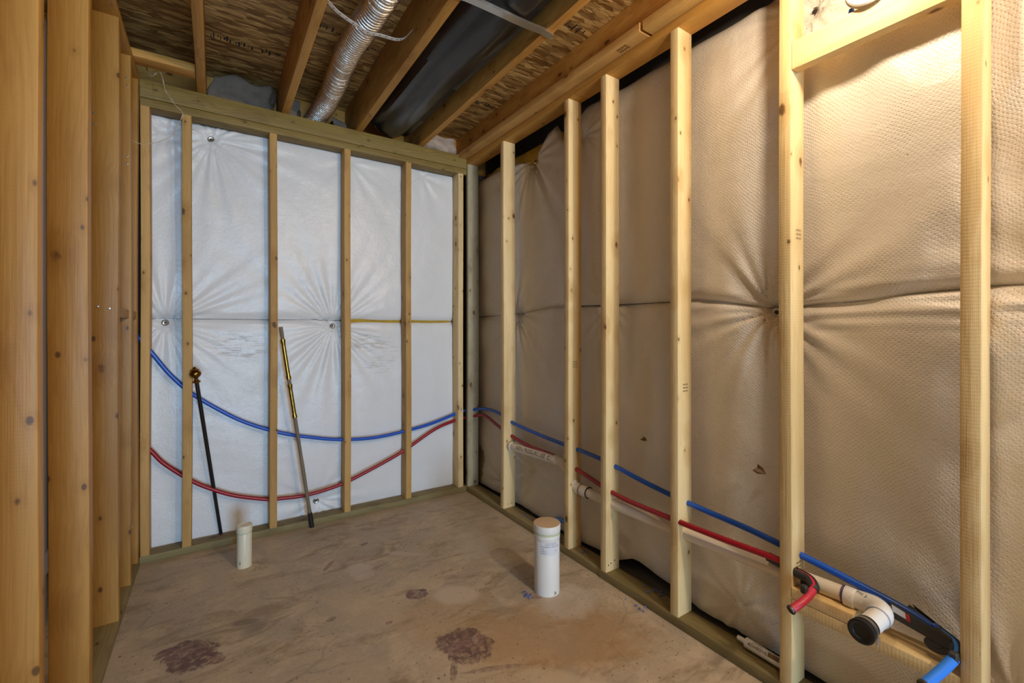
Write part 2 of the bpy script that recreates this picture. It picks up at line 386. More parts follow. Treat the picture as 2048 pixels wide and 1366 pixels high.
def lathe_mesh(prof, seg=32, closed=False):
    """profile of (radius, z)"""
    vs = []; fs = []
    for r, z in prof:
        for k in range(seg): a = 2*math.pi*k/seg; vs.append((r*math.cos(a), r*math.sin(a), z))
    for i in range(len(prof)-1):
        for k in range(seg): fs.append((i*seg+k, i*seg+(k+1) % seg, (i+1)*seg+(k+1) % seg, (i+1)*seg+k))
    if not closed: fs.append(tuple(range(seg))[::-1]); fs.append(tuple(range((len(prof)-1)*seg, len(prof)*seg)))
    me = bpy.data.meshes.new('lathe'); me.from_pydata(vs, [], fs); smooth(me, .6); return me
def aim(o, d):
    o.rotation_mode = 'QUATERNION'; o.rotation_quaternion = Vector(d).normalized().to_track_quat('Z', 'Y')
def grid_mesh(A, mask=None):
    """A: (n, m, 3) array of points"""
    n, m, _ = A.shape; vs = A.reshape(-1, 3)
    i, j = np.meshgrid(np.arange(n-1), np.arange(m-1), indexing='ij')
    f = np.stack([i*m+j, (i+1)*m+j, (i+1)*m+j+1, i*m+j+1], -1).reshape(-1, 4)
    if mask is not None:
        f = f[mask[:-1, :-1].reshape(-1)]
    me = bpy.data.meshes.new('grid'); me.from_pydata(vs.tolist(), [], f.tolist()); smooth(me); return me
def text_mesh(txt, size, depth=0):
    cu = bpy.data.curves.new('lettering', 'FONT'); cu.body = txt; cu.size = size; cu.align_x = 'CENTER'; cu.align_y = 'CENTER'; cu.resolution_u = 3
    o = bpy.data.objects.new('lettering', cu); COL.objects.link(o)
    me = bpy.data.meshes.new_from_object(o.evaluated_get(bpy.context.evaluated_depsgraph_get()) if False else o)
    bpy.data.objects.remove(o); bpy.data.curves.remove(cu); return me
def wrap_text(txt, size, R, stretch=1.0, rot=0):
    """lettering bent round a cylinder of radius R whose axis is local X; +Z is the text's centre normal"""
    me = text_mesh(txt, size)
    bm = bmesh.new(); bm.from_mesh(me); bmesh.ops.triangulate(bm, faces=bm.faces[:])
    for v in bm.verts:
        x, y = v.co.x*stretch, v.co.y; a = y/R+rot; v.co = Vector((x, R*math.sin(a), R*math.cos(a)))
    bm.to_mesh(me); bm.free(); return me
def ring_text(txt, size, R, z=0, a0=0, stretch=1.0):
    """lettering running round a vertical cylinder of radius R; centred on angle a0"""
    me = text_mesh(txt, size)
    for v in me.vertices:
        a = a0+v.co.x*stretch/R; v.co = Vector((R*math.cos(a), R*math.sin(a), z+v.co.y))
    return me

ZT = 2.43
LX = -1.834
# ------------------------------------------------------------------ floor
fl = grid_mesh(np.stack(np.meshgrid(np.linspace(-4.2, .3, 60), np.linspace(-8.4, .5, 100), indexing='ij')+[np.zeros((60,100))], -1))
floor = link('floor', fl, 'concrete'); tag(floor, 'bare stained concrete slab floor', kind='structure')
# ------------------------------------------------------------------ foundation behind the framing
def struct(name, label=None): return root(name, label, kind='structure')
wall_back = struct('wall_back'); wall_right = struct('wall_right'); wall_left = struct('wall_left'); ceiling = struct('ceiling')
box('foundation_and_gap_shade', (-3.2, .30, 0), (.45, .42, 2.43), 'concrete_dark', wall_back, 0)
box('foundation_and_gap_shade', (.33, -4.4, 0), (.45, .30, 2.66), 'concrete_dark', wall_right, 0)

box('foundation_and_gap_shade', (.10, -4.4, .0), (.33, .30, .012), 'concrete_dark', wall_right, 0)  # dark strip over the slab, standing in for shade behind the bottom plate
# ------------------------------------------------------------------ back wall framing
board('bottom_plate', (LX, 0, 0), (0, .089, .038), 'treated', wall_back, 'x', label='greenish pressure treated bottom plate')
board('top_plate', (LX, 0, 2.298), (.0, .089, 2.338), 'treated_beam', wall_back, 'x', label='greenish pressure treated lower top plate')
beam = board('top_beam', (LX, -.001, 2.340), (.0, .089, ZT), 'treated_beam', wall_back, 'x', label='greenish pressure treated board on edge')
for i, (x0, x1, m) in enumerate([(-1.834, -1.797, 'pine_plain'), (-1.665, -1.625, 'pine_plain'), (-1.262, -1.224, 'pine_plain'), (-.852, -.814, 'pine_plain'), (-.455, -.417, 'pine_plain'), (-.064, -.024, 'pine')]):
    board('stud', (x0, .0, .038), (x1, .089, 2.298), m, wall_back, 'z', .004, seed=i)
# ------------------------------------------------------------------ right wall framing
RS = [(.021-.038-.004, .015), (-.501, -.463), (-1.126, -1.088), (-1.392, -1.354), (-1.782, -1.744), (-2.199, -2.161), (-2.622, -2.584), (-3.03, -2.992), (-3.44, -3.402)]
board('bottom_plate', (0, -1.349, 0), (.089, .10, .038), 'treated', wall_right, 'y')
board('bottom_plate', (-.004, -4.4, 0), (.085, -1.352, .038), 'treated', wall_right, 'y', label='newer pressure treated bottom plate with clear grain')
for i, (y0, y1) in enumerate(RS):
    board('stud', (0, y0, .038), (.089, y1, 2.37), 'weathered' if i == 0 else 'pine', wall_right, 'z', .003, seed=20+i, label='greyish weathered corner stud' if i == 0 else None, bev=.003)
for a, b in [((0, -1.17, 2.37), (.089, .09, 2.407)), ((0, -4.4, 2.37), (.089, -1.172, 2.407))]:
    board('top_plate', a, b, 'pine_warm', wall_right, 'y')
for a, b in [((-.06, -1.640, 2.409), (.03, .09, 2.447)), ((-.058, -4.4, 2.409), (.03, -1.655, 2.447))]:
    board('top_plate', a, b, 'pine_plain', wall_right, 'y', label='upper top plate offset towards the room')
board('header', (0, -2.584, 2.0), (.038, -2.199, 2.089), 'pine', wall_right, 'y', label='short horizontal header board')
board('blocking', (0, -2.584, .288), (.089, -2.199, .324), 'pine', wall_right, 'y', label='lower horizontal blocking board')
board('blocking', (0, -2.362, .325), (.089, -2.199, .359), 'pine', wall_right, 'y', label='short block nailed on top of the blocking board')
# grade stamps on the plates
def stamp(txt, size, loc, X, Y, parent, mat='ink', name='grade_stamp', stretch=1):
    me = text_mesh(txt, size); X = Vector(X).normalized(); Y = Vector(Y).normalized(); Z = X.cross(Y)
    o = link(name, me, mat, parent); o.matrix_local = Matrix(((X.x*stretch, Y.x, Z.x, loc[0]), (X.y*stretch, Y.y, Z.y, loc[1]), (X.z*stretch, Y.z, Z.z, loc[2]), (0,0,0,1))); return o
for dx in (0, .019):
    stamp('PRIME', .021, (-.037+dx, -1.525, 2.4082), (0,-1,0), (-1,0,0), wall_right)
stamp('US B', .018, (.045, -1.36, 2.3692), (0,-1,0), (-1,0,0), wall_right)
for (yy, zz, face) in [(-1.782, .93, 'side'), (-1.126, .98, 'side'), (-2.199, 1.47, 'side'), (-2.199, .40, 'side')]:
    for k in range(3): stamp('IIHI IHI', .010, (.045+.0*k, yy-.0009, zz+.013*k), (1,0,0), (0,0,1), wall_right, 'ink')
stamp('KD-HT SPF', .011, (-.0009, -2.615, .42), (0,0,1), (0,1,0), wall_right, 'ink_grey')
# nail heads near the foot of the studs
nail_me = lathe_mesh([(.0001, 0), (.0035, .0), (.0035, .0012), (.0001, .0016)], 10)
for (y, x, z) in [(-.501, .035, .062), (-.501, .062, .062), (-1.392, .03, .075), (-1.392, .055, .082), (-1.392, .015, .07), (-1.126, .055, .07)]:
    o = link('nail', nail_me, 'dark_metal', wall_right, (x, y-.0005, z)); aim(o, (0,-1,0))
# ------------------------------------------------------------------ left wall framing
LS = [(-1.528, -1.49), (-1.077, -1.03), (-.584, -.546), (-.29, -.252), (-.066, -.02), (-1.98, -1.942), (-2.42, -2.38), (-2.86, -2.82)]
board('bottom_plate', (LX-.089, -2.95, 0), (LX, .0, .038), 'treated', wall_left, 'y')
for i, (y0, y1) in enumerate(LS):
    board('stud', (LX-.089, y0, .038), (LX, y1, 2.395), 'pine_left', wall_left, 'z', .004, seed=40+i, bev=.003)
board('top_plate', (LX-.089, -2.95, 2.395), (LX, -.0, 2.432), 'pine_warm', wall_left, 'y')
board('blocking', (LX-.089, -.546, 1.225), (LX-.006, -.066, 1.262), 'pine_warm', wall_left, 'y', label='short horizontal block between the studs')
for (x, y, z) in [(-1.904, -.584, 2.003), (-1.902, -.584, 1.961), (-1.895, -.584, 1.265), (-1.862, -.584, 1.258), (-1.847, -.29, 2.292), (-1.845, -.29, 2.258), (-1.845, -.29, 1.944), (-1.845, -.29, 1.911), (-1.852, -.066, 1.071), (-1.858, -.066, .539), (-1.856, -.066, .219)]:
    o = link('screw', nail_me, 'screw', wall_left, (x, y-.001, z)); aim(o, (0,-1,0))
# dark panel added in place of the unlit space beyond the left wall
box('dark_space_panel', (-3.3, -3.0, 0), (-3.2, .30, 2.43), 'dark_board', wall_left, 0)

# ------------------------------------------------------------------ ceiling: joists, strand board, rim
JX = [(-2.01, -1.972), (-1.60, -1.562), (-1.20, -1.161), (-.782, -.740), (-.366, -.327), (.062, .10)]
for i, (x0, x1) in enumerate(JX):
    board('joist', (x0, -4.6, ZT+.001), (x1, .29, 2.665), 'joist', ceiling, 'y', seed=60+i)
board('rim_board', (-3.2, .29, ZT), (.45, .33, 2.665), 'joist', ceiling, 'x')
for (y0, y1) in [(-4.6, -1.965), (-1.96, -.745), (-.740, .33)]:
    box('subfloor_panel', (-3.2, y0, 2.666), (.45, y1, 2.685), 'osb', ceiling, .0015)
board('blocking', (-1.97, -.215, 2.434), (-1.603, -.130, 2.472), 'joist', ceiling, 'x', label='flat block nailed between two joists')
# bar-like printed codes on the strand board
def print_rows(x0, x1, y, seed):
    r = random.Random(seed); bm = bmesh.new(); x = x0
    while x < x1:
        w = r.choice([.003, .005, .008]); h = r.uniform(.015, .05); yy = y+r.uniform(-.012, .012)
        if r.random() < .72:
            for (a, b, c, d) in [(x, x+w, yy-h/2, yy+h/2)]:
                bm.faces.new([bm.verts.new((p, q, 2.6655)) for p, q in ((a, c), (b, c), (b, d), (a, d))])
        if r.random() < .5:
            q = yy+r.uniform(-h/2, h/2)
            bm.faces.new([bm.verts.new((p, s, 2.6654)) for p, s in ((x, q), (x+.02, q), (x+.02, q+.004), (x, q+.004))])
        x += w+r.uniform(.003, .012)
    me = bpy.data.meshes.new('print'); bm.to_mesh(me); bm.free()
    o = link('printed_code', me, 'ink_black', ceiling); o['kind'] = 'stuff'
print_rows(-1.54, -1.22, -.16, 1); print_rows(-1.50, -1.20, -.86, 2); print_rows(-1.15, -1.02, -.55, 3); print_rows(-.86, -.79, -.50, 4)
print_rows(-.31, .03, -1.22, 5); print_rows(-.31, -.1, -.35, 6); print_rows(-.15, .05, -.32, 7)

# ------------------------------------------------------------------ insulation blankets
def vnoise(s, z, seed, k, n=6):
    r = np.random.RandomState(seed); out = 0
    for i in range(n):
        a = r.uniform(0, 2*np.pi); f = k*r.uniform(.6, 1.6); out = out+np.sin(f*(s*np.cos(a)+z*np.sin(a))+r.uniform(0, 6.28))
    return out/n
def blanket(kind, s0, s1, z0, z1, fasteners, folds, seed, zt=None, zb=None, base=.112, lo=.0915, ds=.009, pb=1, pt=1):
    ns = int((s1-s0)/ds); nz = int((z1-z0)/ds)
    s, u = np.meshgrid(np.linspace(s0, s1, ns), np.linspace(0, 1, nz), indexing='ij')
    top = z1 if zt is None else np.interp(s, *zt); bot = z0 if zb is None else np.interp(s, *zb)
    z = bot+(top-bot)*u
    kk = 1.9 if kind == 'right' else 1.0
    if kind == 'right': 
        base = np.interp(s, [-3.4, -2.63, -2.35, -1.35, -1.0, .1], [.112, .104, .155, .165, .124, .118])
        base = base-.055*np.exp(-((s+2.40)/.26)**2-((z-2.02)/.26)**2)
        low = np.exp(-(z/.16)**2)*np.clip(np.interp(s, [-3.4, -1.80, -1.65, -1.45, -1.36, .1], [1, 1, .35, .35, 1, 1]), 0, 1)
        base = base*(1-low)+.104*low
    d = base+.009*kk*vnoise(s, z, seed, 5)+.0035*kk*vnoise(s, z, seed+1, 18)+.0012*vnoise(s, z, seed+2, 55, 8)
    for j, (fs, fz, pull, amp, n) in enumerate(fasteners):
        ds_, dz_ = s-fs, z-fz; r = np.hypot(ds_, dz_); th = np.arctan2(dz_, ds_)
        rr = np.random.RandomState(seed*7+j)
        fold = np.zeros_like(r)
        for q in range(5):
            nn = n*rr.uniform(.5, 1.6); fold += np.sin(np.round(nn)*th+rr.uniform(0, 6.28)+.8*np.sin(3*th+q))*rr.uniform(.4, 1)
        fold /= 2.6
        fold = np.sign(fold)*np.abs(fold)**.8
        d = d+pull*np.exp(-(r/.10))+pull*.6*np.exp(-(r/.035)**2)+amp*1.5*fold*np.exp(-r/.22)*(1-np.exp(-r/.03))
    for (a, b, zc, wz, amp, n) in folds:
        win = np.clip((s-a)/.05, 0, 1)*np.clip((b-s)/.03, 0, 1)
        mid = zc+.012*np.sin((s-a)*9)
        d = d+amp*np.sin((z-mid)*n+2.0*np.sin(s*7))*np.exp(-((z-mid)/wz)**2)*win
    # pillow edges
    d = d+.035*pt*np.exp(-(top-z)/.018)+.035*pb*np.exp(-(z-bot)/.018)
    d = np.maximum(d, lo+.0015*np.sin(s*40))
    A = np.stack([d, s, z] if kind == 'right' else [s, d, z], -1)
    if kind == 'right': A = A[::-1]
    return grid_mesh(A)
washer_prof = [(.0001, -.001), (.019, -.001), (.0195, .0015), (.015, .003), (.012, .001), (.009, .001), (.0075, .004), (.003, .0045), (.0001, .003)]
washer_me = lathe_mesh(washer_prof, 24); washer_me.materials.append(M['steel'])
def washers(parent, lst, nrm, ring='steel'):
    for p in lst:
        o = link('washer', lathe_mesh([(.0001, 0), (.0155, 0), (.0165, .001), (.0135, .0025), (.0105, .0006), (.0001, .0004)], 26), ring, parent, p); aim(o, nrm)
        h = link('nail_head', lathe_mesh([(.0001, .0004), (.0065, .0006), (.0065, .0028), (.0001, .0034)], 14), 'dark_metal', o)
# back wall
FB = [(-1.54, 2.237, .022, .010, 16), (-1.742, 1.212, .022, .010, 18), (-.896, 1.197, .022, .011, 18), (-.996, .105, .02, .006, 12), (-1.745, 2.23, .02, .007, 10), (-.80, 2.26, .012, .003, 10), (-.30, 2.27, .012, .004, 10)]
up = link('insulation_blanket', blanket('back', -1.83, -.04, 1.235, 2.33, FB, [(-1.72, -.95, 1.245, .02, .004, 120)], 11, base=.098, lo=.0905), 'sheet_back')
tag(up, 'upper white vinyl-faced insulation blanket on the far wall behind the studs', 'insulation', 'insulation blankets')
lw = link('insulation_blanket', blanket('back', -1.83, -.04, .03, 1.236, FB, [(-1.72, -.95, 1.225, .02, .004, 120)], 12, base=.098, lo=.0905, pb=0,  zt=([-1.84, -.88, -.80, -.5, -.1, 0], [1.2345, 1.2335, 1.229, 1.227, 1.231, 1.232])), 'sheet_back')
tag(lw, 'lower white insulation blanket on the far wall behind the sagging blue and red pipes', 'insulation', 'insulation blankets')
washers(up, [(-1.54, .124, 2.237)], (0,-1,0)); washers(lw, [(-1.742, .124, 1.212), (-.896, .124, 1.197), (-.996, .114, .105)], (0,-1,0))
def lump(name, a, b, mat, parent=None, amp=.02, seed=0, sub=4):
    bm = bmesh.new(); bmesh.ops.create_cube(bm, size=1); bmesh.ops.subdivide_edges(bm, edges=bm.edges[:], cuts=9, use_grid_fill=True)
    a = Vector(a); b = Vector(b); s = b-a; c = (a+b)/2; r = random.Random(seed); ph = [r.uniform(0, 6) for _ in range(9)]
    for v in bm.verts:
        q = v.co*2; l = max(abs(q.x), abs(q.y), abs(q.z)); sph = q.normalized()*l; q = q.lerp(sph, .35)
        p = Vector((q.x*s.x/2, q.y*s.y/2, q.z*s.z/2))
        p += Vector((math.sin(p.y*31+ph[0])+math.sin(p.z*47+ph[1]), math.sin(p.x*29+ph[2])+math.sin(p.z*41+ph[3]), math.sin(p.x*33+ph[4])*1.2+math.sin(p.y*43+ph[5])))*amp*.4
        v.co = p
    me = bpy.data.meshes.new(name); bm.to_mesh(me); bm.free(); smooth(me)
    return link(name, me, mat, parent, c)
box('fibreglass_core', (-1.83, .175, .05), (-.05, .24, 2.30), 'fiber_yellow', up, .01)
lump('fibreglass_core', (-.83, .122, 1.21), (-.05, .150, 1.25), 'fiber_yellow', lw, .002, 3)
# right wall
FR = [(-.632, 2.232, .035, .013, 16), (-1.081, 2.226, .02, .007, 12), (-2.050, 1.247, .045, .013, 14), (-2.18, 2.275, .035, .016, 18), (-.45, 1.27, .03, .012, 16), (-1.25, 1.30, .01, .005, 12),
      (-2.95, 1.24, .035, .014, 14), (-2.66, .25, .02, .010, 12), (-1.95, .12, .015, .006, 10), (-.62, .30, .02, .008, 10), (-.30, .12, .02, .006, 8), (-1.62, 1.30, .006, .003, 8)]
ztop = ([-3.4, -1.09, -.99, -.93, -.92, -.845, -.78, -.70, -.632, -.54, -.50, -.30, -.02, .10], [2.398, 2.390, 2.30, 2.262, 2.275, 2.378, 2.36, 2.30, 2.262, 2.255, 2.275, 2.295, 2.295, 2.30])
FO = [(-2.62, -2.17, 1.245, .055, .007, 150), (-2.02, -1.75, 1.27, .03, .004, 170), (-3.4, -2.62, 1.25, .05, .007, 150)]
ur = link('insulation_blanket', blanket('right', -3.4, .085, 1.285, 2.37, FR, FO, 31, zt=ztop, zb=([-3.4, -2.6, -2.2, -2.068, -1.75, -.8, -.45, .1], [1.285, 1.285, 1.262, 1.252, 1.300, 1.308, 1.275, 1.262]), base=.118), 'sheet_right')
tag(ur, 'upper dimpled white insulation blanket on the side wall, torn open at its top', 'insulation', 'insulation blankets')
lr = link('insulation_blanket', blanket('right', -3.4, .085, .03, 1.30, FR, FO, 32, base=.120, zt=([-3.4, -2.6, -2.2, -2.068, -1.75, -.8, -.45, .1], [1.287, 1.287, 1.265, 1.256, 1.301, 1.310, 1.277, 1.264]),
     zb=([-3.4, -1.9, -1.75, -1.55, -1.42, -1.36, -1.0, -.5, .1], [.040, .040, .042, .055, .075, .05, .042, .040, .040]), pb=.25), 'sheet_right')
tag(lr, 'lower white insulation blanket on the side wall behind the drain pipe', 'insulation', 'insulation blankets')
washers(ur, [(.155, -.632, 2.232), (.17, -1.081, 2.226), (.205, -2.18, 2.275)], (-1,0,0)); washers(lr, [(.215, -2.050, 1.240)], (-1,0,0))
lump('fibreglass_core', (.150, -.98, 2.02), (.24, .06, 2.345), 'fiber_yellow', ur, .012, 4)
box('fibreglass_core', (.295, -3.35, .2), (.325, .05, 2.2), 'fiber_yellow', ur, .01)
# torn flaps in the lower blanket
for i, (y, z, sc) in enumerate([(-1.519, .669, .014), (-2.047, .665, .022)]):
    me = bpy.data.meshes.new('torn_flap'); A = np.array([(-.004, -1, -.6), (-.012, .2, -.8), (-.02, .9, -.3), (-.006, .4, .2), (-.016, .1, .9), (-.004, -.5, .3)])*[1, sc, sc]
    me.from_pydata([tuple(v) for v in A], [], [(0,1,2,3), (0,3,4,5)])
    link('torn_flap', me, 'brown_wire', lr, (.145, y+.02, z))
# loose batts in the joist bays above the back wall
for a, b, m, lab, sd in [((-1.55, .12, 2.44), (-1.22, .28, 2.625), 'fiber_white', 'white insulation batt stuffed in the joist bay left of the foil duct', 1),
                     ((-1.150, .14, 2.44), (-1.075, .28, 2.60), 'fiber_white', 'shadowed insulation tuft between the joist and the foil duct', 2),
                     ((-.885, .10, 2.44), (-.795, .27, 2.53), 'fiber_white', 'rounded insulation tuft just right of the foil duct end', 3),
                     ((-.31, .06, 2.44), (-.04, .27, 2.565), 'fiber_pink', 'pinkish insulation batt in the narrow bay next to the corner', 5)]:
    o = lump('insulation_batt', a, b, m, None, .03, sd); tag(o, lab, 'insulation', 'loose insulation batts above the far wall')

# ------------------------------------------------------------------ blue and red water pipes
def pix(u, v, plane, val):
    """a point of the photograph laid on the plane x, y or z = val"""
    f, yaw, C, y0 = 893.25, .5869, (-1.5218, -2.8864, 1.1787), 657.7
    a = (u-1024)/f; b = (y0-v)/f
    d = (math.sin(yaw)+a*math.cos(yaw), math.cos(yaw)-a*math.sin(yaw), b)
    t = (val-C['xyz'.index(plane)])/d['xyz'.index(plane)]
    return Vector([C[i]+t*d[i] for i in range(3)])
bb = [(302.5,704.6),(341.8,750.8),(386,788.4),(444,822.6),(495.6,846.5),(560.5,865.3),(615,873.8),(680,879),(752,874.8),(824,858.4),(868.7,844.8),(912,827)]
rb = [(303.9,903.6),(329.5,928),(384.4,962),(432,981),(476,992.3),(538,998.9),(560,997),(615,989.7),(681,969),(741.5,939),(805.6,902.6),(868.7,859),(906,842.4)]
br = [(954.2,818.5),(971.3,818),(997,826),(1027.7,846.5),(1077,868.7),(1128.5,889.2),(1199,917),(1290.7,964.9),(1382.3,1008.7),(1501,1060),(1607.4,1113),(1739,1180.7),(1812.3,1221),(1871,1257.6)]
rr_ = [(954,831),(971,832),(997,852.6),(1027.7,874.5),(1060,893),(1107.6,911.8),(1162.6,944.7),(1237.6,992.3),(1340,1036.2),(1446.4,1078.3),(1558,1120.3)]
BP = [pix(u, v, 'y', .052) for u, v in bb]; BP = [BP[0]+(BP[0]-BP[1])*1.6]+BP+[Vector((-.01, .058, pix(912,827,'y',.052).z+.012))]
BR = [pix(u, v, 'x', .062) for u, v in br]
RP = [pix(u, v, 'y', .052) for u, v in rb]; RP = [RP[0]+(RP[0]-RP[1])*1.6]+RP+[Vector((-.01, .058, RP[-1].z+.012))]
RR = [pix(u, v, 'x', .062 if u < 1120 else .062-.05*min(1, (u-1120)/220)) for u, v in rr_]
blue = root('water_pipe', 'long flexible blue water pipe sagging across the far wall and along the side wall', 'pipe', 'flexible water pipes')
bend_b = [Vector((.058, -2.535, .383)), Vector((.045, -2.562, .377)), Vector((.018, -2.572, .367)), Vector((-.03, -2.566, .355)), Vector((-.085, -2.553, .340)), Vector((-.118, -2.545, .332))]
link('tube', tube_mesh(BP+BR+[Vector((.062, -2.52, .392)), bend_b[0]], .0108, 14), 'pex_blue', blue)
o = link('stub', tube_mesh(bend_b, .0118, 16), 'pex_blue_stub', blue); o['label'] = 'bright blue end bent out into the room'
red = root('water_pipe', 'long flexible red water pipe running below the blue one', 'pipe', 'flexible water pipes')
bend_r = [Vector((.020, -2.205, .404)), Vector((.018, -2.240, .400)), Vector((.000, -2.262, .393)), Vector((-.035, -2.264, .379)), Vector((-.070, -2.257, .364)), Vector((-.100, -2.244, .348))]
link('tube', tube_mesh(RP+RR+[Vector((.016, -2.17, .407)), bend_r[0]], .0108, 14), 'pex_red', red)
o = link('stub', tube_mesh(bend_r, .0112, 16), 'pex_pink', red); o['label'] = 'pinkish red end bent out into the room'
for par, b in ((blue, bend_b), (red, bend_r)):
    d = (b[-1]-b[-2]).normalized()
    o = link('crimp_cap', lathe_mesh([(.0001, 0), (.0128, 0), (.0132, .002), (.0132, .007), (.0118, .0085), (.0105, .0085), (.0095, .006), (.0001, .006)], 24), 'crimp', par, b[-1]-d*.002); aim(o, d)
    # bend support: open channel gripping the tube round the turn, an ear with a screw hole
    P = catmull([b[0]+(b[0]-b[1])*2.6, b[0], b[1], b[2], b[2].lerp(b[3], .35)], 6); T, N = frames(P)
    vs = []; fs = []; seg = 11
    for i, p in enumerate(P):
        side = T[i].cross(Vector((0,0,1))).normalized(); upv = side.cross(T[i]).normalized()
        for rad in (.0122, .0150):
            for k in range(seg):
                a = math.radians(-250+k*32)
                vs.append(p+(side*math.cos(a)+upv*math.sin(a))*rad)
    m = 2*seg
    for i in range(len(P)-1):
        for k in range(seg-1):
            fs.append((i*m+k, i*m+k+1, (i+1)*m+k+1, (i+1)*m+k)); fs.append((i*m+seg+k, (i+1)*m+seg+k, (i+1)*m+seg+k+1, i*m+seg+k+1))
        for k in (0, seg-1): fs.append((i*m+k, (i+1)*m+k, (i+1)*m+seg+k, i*m+seg+k))
    for i in (0, len(P)-1):
        for k in range(seg-1): fs.append((i*m+k, i*m+seg+k, i*m+seg+k+1, i*m+k+1))
    me = bpy.data.meshes.new('bend_support'); me.from_pydata([tuple(v) for v in vs], [], fs); smooth(me, .8)
    sup = link('bend_support', me, 'dark_plastic', par)
    # ear: rounded plate below the channel
    c0 = b[0].lerp(b[1], .4)+Vector((-.006, 0, -.019))
    ear = lathe_mesh([(.0001, -.002), (.017, -.002), (.018, 0), (.017, .002), (.0065, .002), (.006, .0032), (.0001, .0032)], 24)
    for v in ear.vertices: v.co.y *= 1.45
    e = link('mounting_ear', ear, 'dark_plastic', sup, c0+Vector((-.016, .012, -.001)) if par is blue else pix(1619, 1170, 'x', .022)); e.rotation_euler = (0, math.radians(-60), 0)
    e2 = box('clip', c0+Vector((-.062, -.036 if par is blue else -.042, -.004)), c0+Vector((-.044, -.018 if par is blue else -.024, .022)), 'dark_plastic', sup, .004)
# flat label bracket on the blue bend support
me = bpy.data.meshes.new('bracket_wing'); a = Vector((.030, -2.462, .383))
P0 = [Vector((.040, -2.435, .420)), Vector((.030, -2.56, .392)), Vector((.028, -2.56, .364)), Vector((.038, -2.442, .380))]
vs = [tuple(p) for p in P0]+[tuple(p+Vector((.004, 0, 0))) for p in P0]
me.from_pydata(vs, [], [(0,1,2,3), (7,6,5,4), (0,4,5,1), (1,5,6,2), (2,6,7,3), (3,7,4,0)])
wing = link('bracket_wing', me, 'dark_plastic', blue)
def quad_on(P, s0, s1, t0, t1, off, mat, name, parent):
    def at(s, t): return P[0].lerp(P[1], s).lerp(P[3].lerp(P[2], s), t)+Vector((-off, 0, 0))
    me = bpy.data.meshes.new(name); me.from_pydata([tuple(at(s0,t0)), tuple(at(s1,t0)), tuple(at(s1,t1)), tuple(at(s0,t1))], [], [(0,1,2,3)])
    return link(name, me, mat, parent)
quad_on(P0, .02, .26, .1, .55, .0006, 'paper', 'paper_label', wing); quad_on(P0, .26, .34, .1, .6, .0007, 'red_label', 'red_stripe', wing)
stub = root('pipe_stub', 'short bright blue pipe stub poking out behind the capped standpipe', 'pipe')
link('tube', tube_mesh([(.062, -1.075, .13), (.075, -1.0, .12), (.085, -.94, .108), (.088, -.915, .100)], .011, 14), 'pex_blue_stub', stub)
o = link('collar', tube_mesh([(.064, -1.062, .128), (.067, -1.045, .126)], .013, 14, 2), 'black_rubber', stub)

# ------------------------------------------------------------------ drain pipe
drain = root('drain_pipe', 'cream plastic drain line through the side wall studs ending in a black-capped elbow', 'pipe')
R = .0243
link('pipe_section', tube_mesh([(.05, -.505, .432), (.05, -1.0, .452)], R, 28, 0), 'pvc_drain', drain)
def hub(y, z, hl, rad=.0285, mat='pvc_drain', name='coupling', tilt=.03):
    o = link(name, lathe_mesh([(R+.0004, -hl), (rad, -hl), (rad+.0006, -hl+.002), (rad+.0006, hl-.002), (rad, hl), (R+.0004, hl)], 28, True), mat, drain, (.05, y, z)); aim(o, (0, -1, tilt)); return o
hub(-.520, .4327, .012); hub(-.975, .451, .022)
o = link('joint_ring', lathe_mesh([(R, 0), (R+.0045, 0), (R+.0045, .002), (R, .002)], 28, True), 'dark_metal', drain, (.05, -.507, .432)); aim(o, (0, -1, .03))
link('elbow', tube_mesh([(.05, -.985, .451), (.05, -1.02, .450), (.05, -1.06, .432), (.05, -1.09, .392), (.05, -1.12, .356), (.05, -1.16, .349)], .0275, 28), 'pvc_drain', drain)
link('pipe_section', tube_mesh([(.05, -1.13, .350), (.05, -1.6, .354), (.052, -2.0, .366), (.054, -2.36, .383)], R, 28, 6), 'pvc_drain', drain)
for y in (-1.172, -1.222):
    link('joint_ring', tube_mesh([(.05, y, .3505), (.05, y-.003, .3505)], .0295, 28, 2), 'dark_metal', drain)
hub(-1.197, .351, .024)
o = link('lettering', wrap_text('NON PRESSURE USE  C', .033, R+.0014, 1.0), 'ink', drain)
o.matrix_local = Matrix.Translation((.05, -.765, .4424)) @ Matrix.Rotation(math.radians(-2.3), 4, 'X') @ Matrix.Rotation(-math.pi/2, 4, 'Z') @ Matrix.Rotation(math.radians(66), 4, 'X')
o = link('primer_band', tube_mesh([(.0535, -2.318, .381), (.0537, -2.331, .3818)], R+.0006, 28, 2), 'purple', drain); o['label'] = 'purple primer band'
el = [Vector((.054, -2.338, .382)), Vector((.054, -2.362, .384)), Vector((.049, -2.390, .388)), Vector((.030, -2.414, .391)), Vector((.004, -2.425, .392)), Vector((-.02, -2.426, .392))]
link('elbow', tube_mesh(el, .0278, 32), 'pvc', drain)
hub(-2.340, .3822, .013, mat='pvc')
od = Vector((-1, .03, 0)).normalized(); oc = Vector((-.015, -2.426, .392))
o = link('blue_ring', lathe_mesh([(.0278, 0), (.0285, 0), (.0285, .0015), (.0278, .0015)], 32, True), 'blue_ink', drain, oc+od*.006); aim(o, od)
link('pipe_section', tube_mesh([oc, oc+od*.100], R+.001, 32, 0), 'pvc', drain)
q = .76
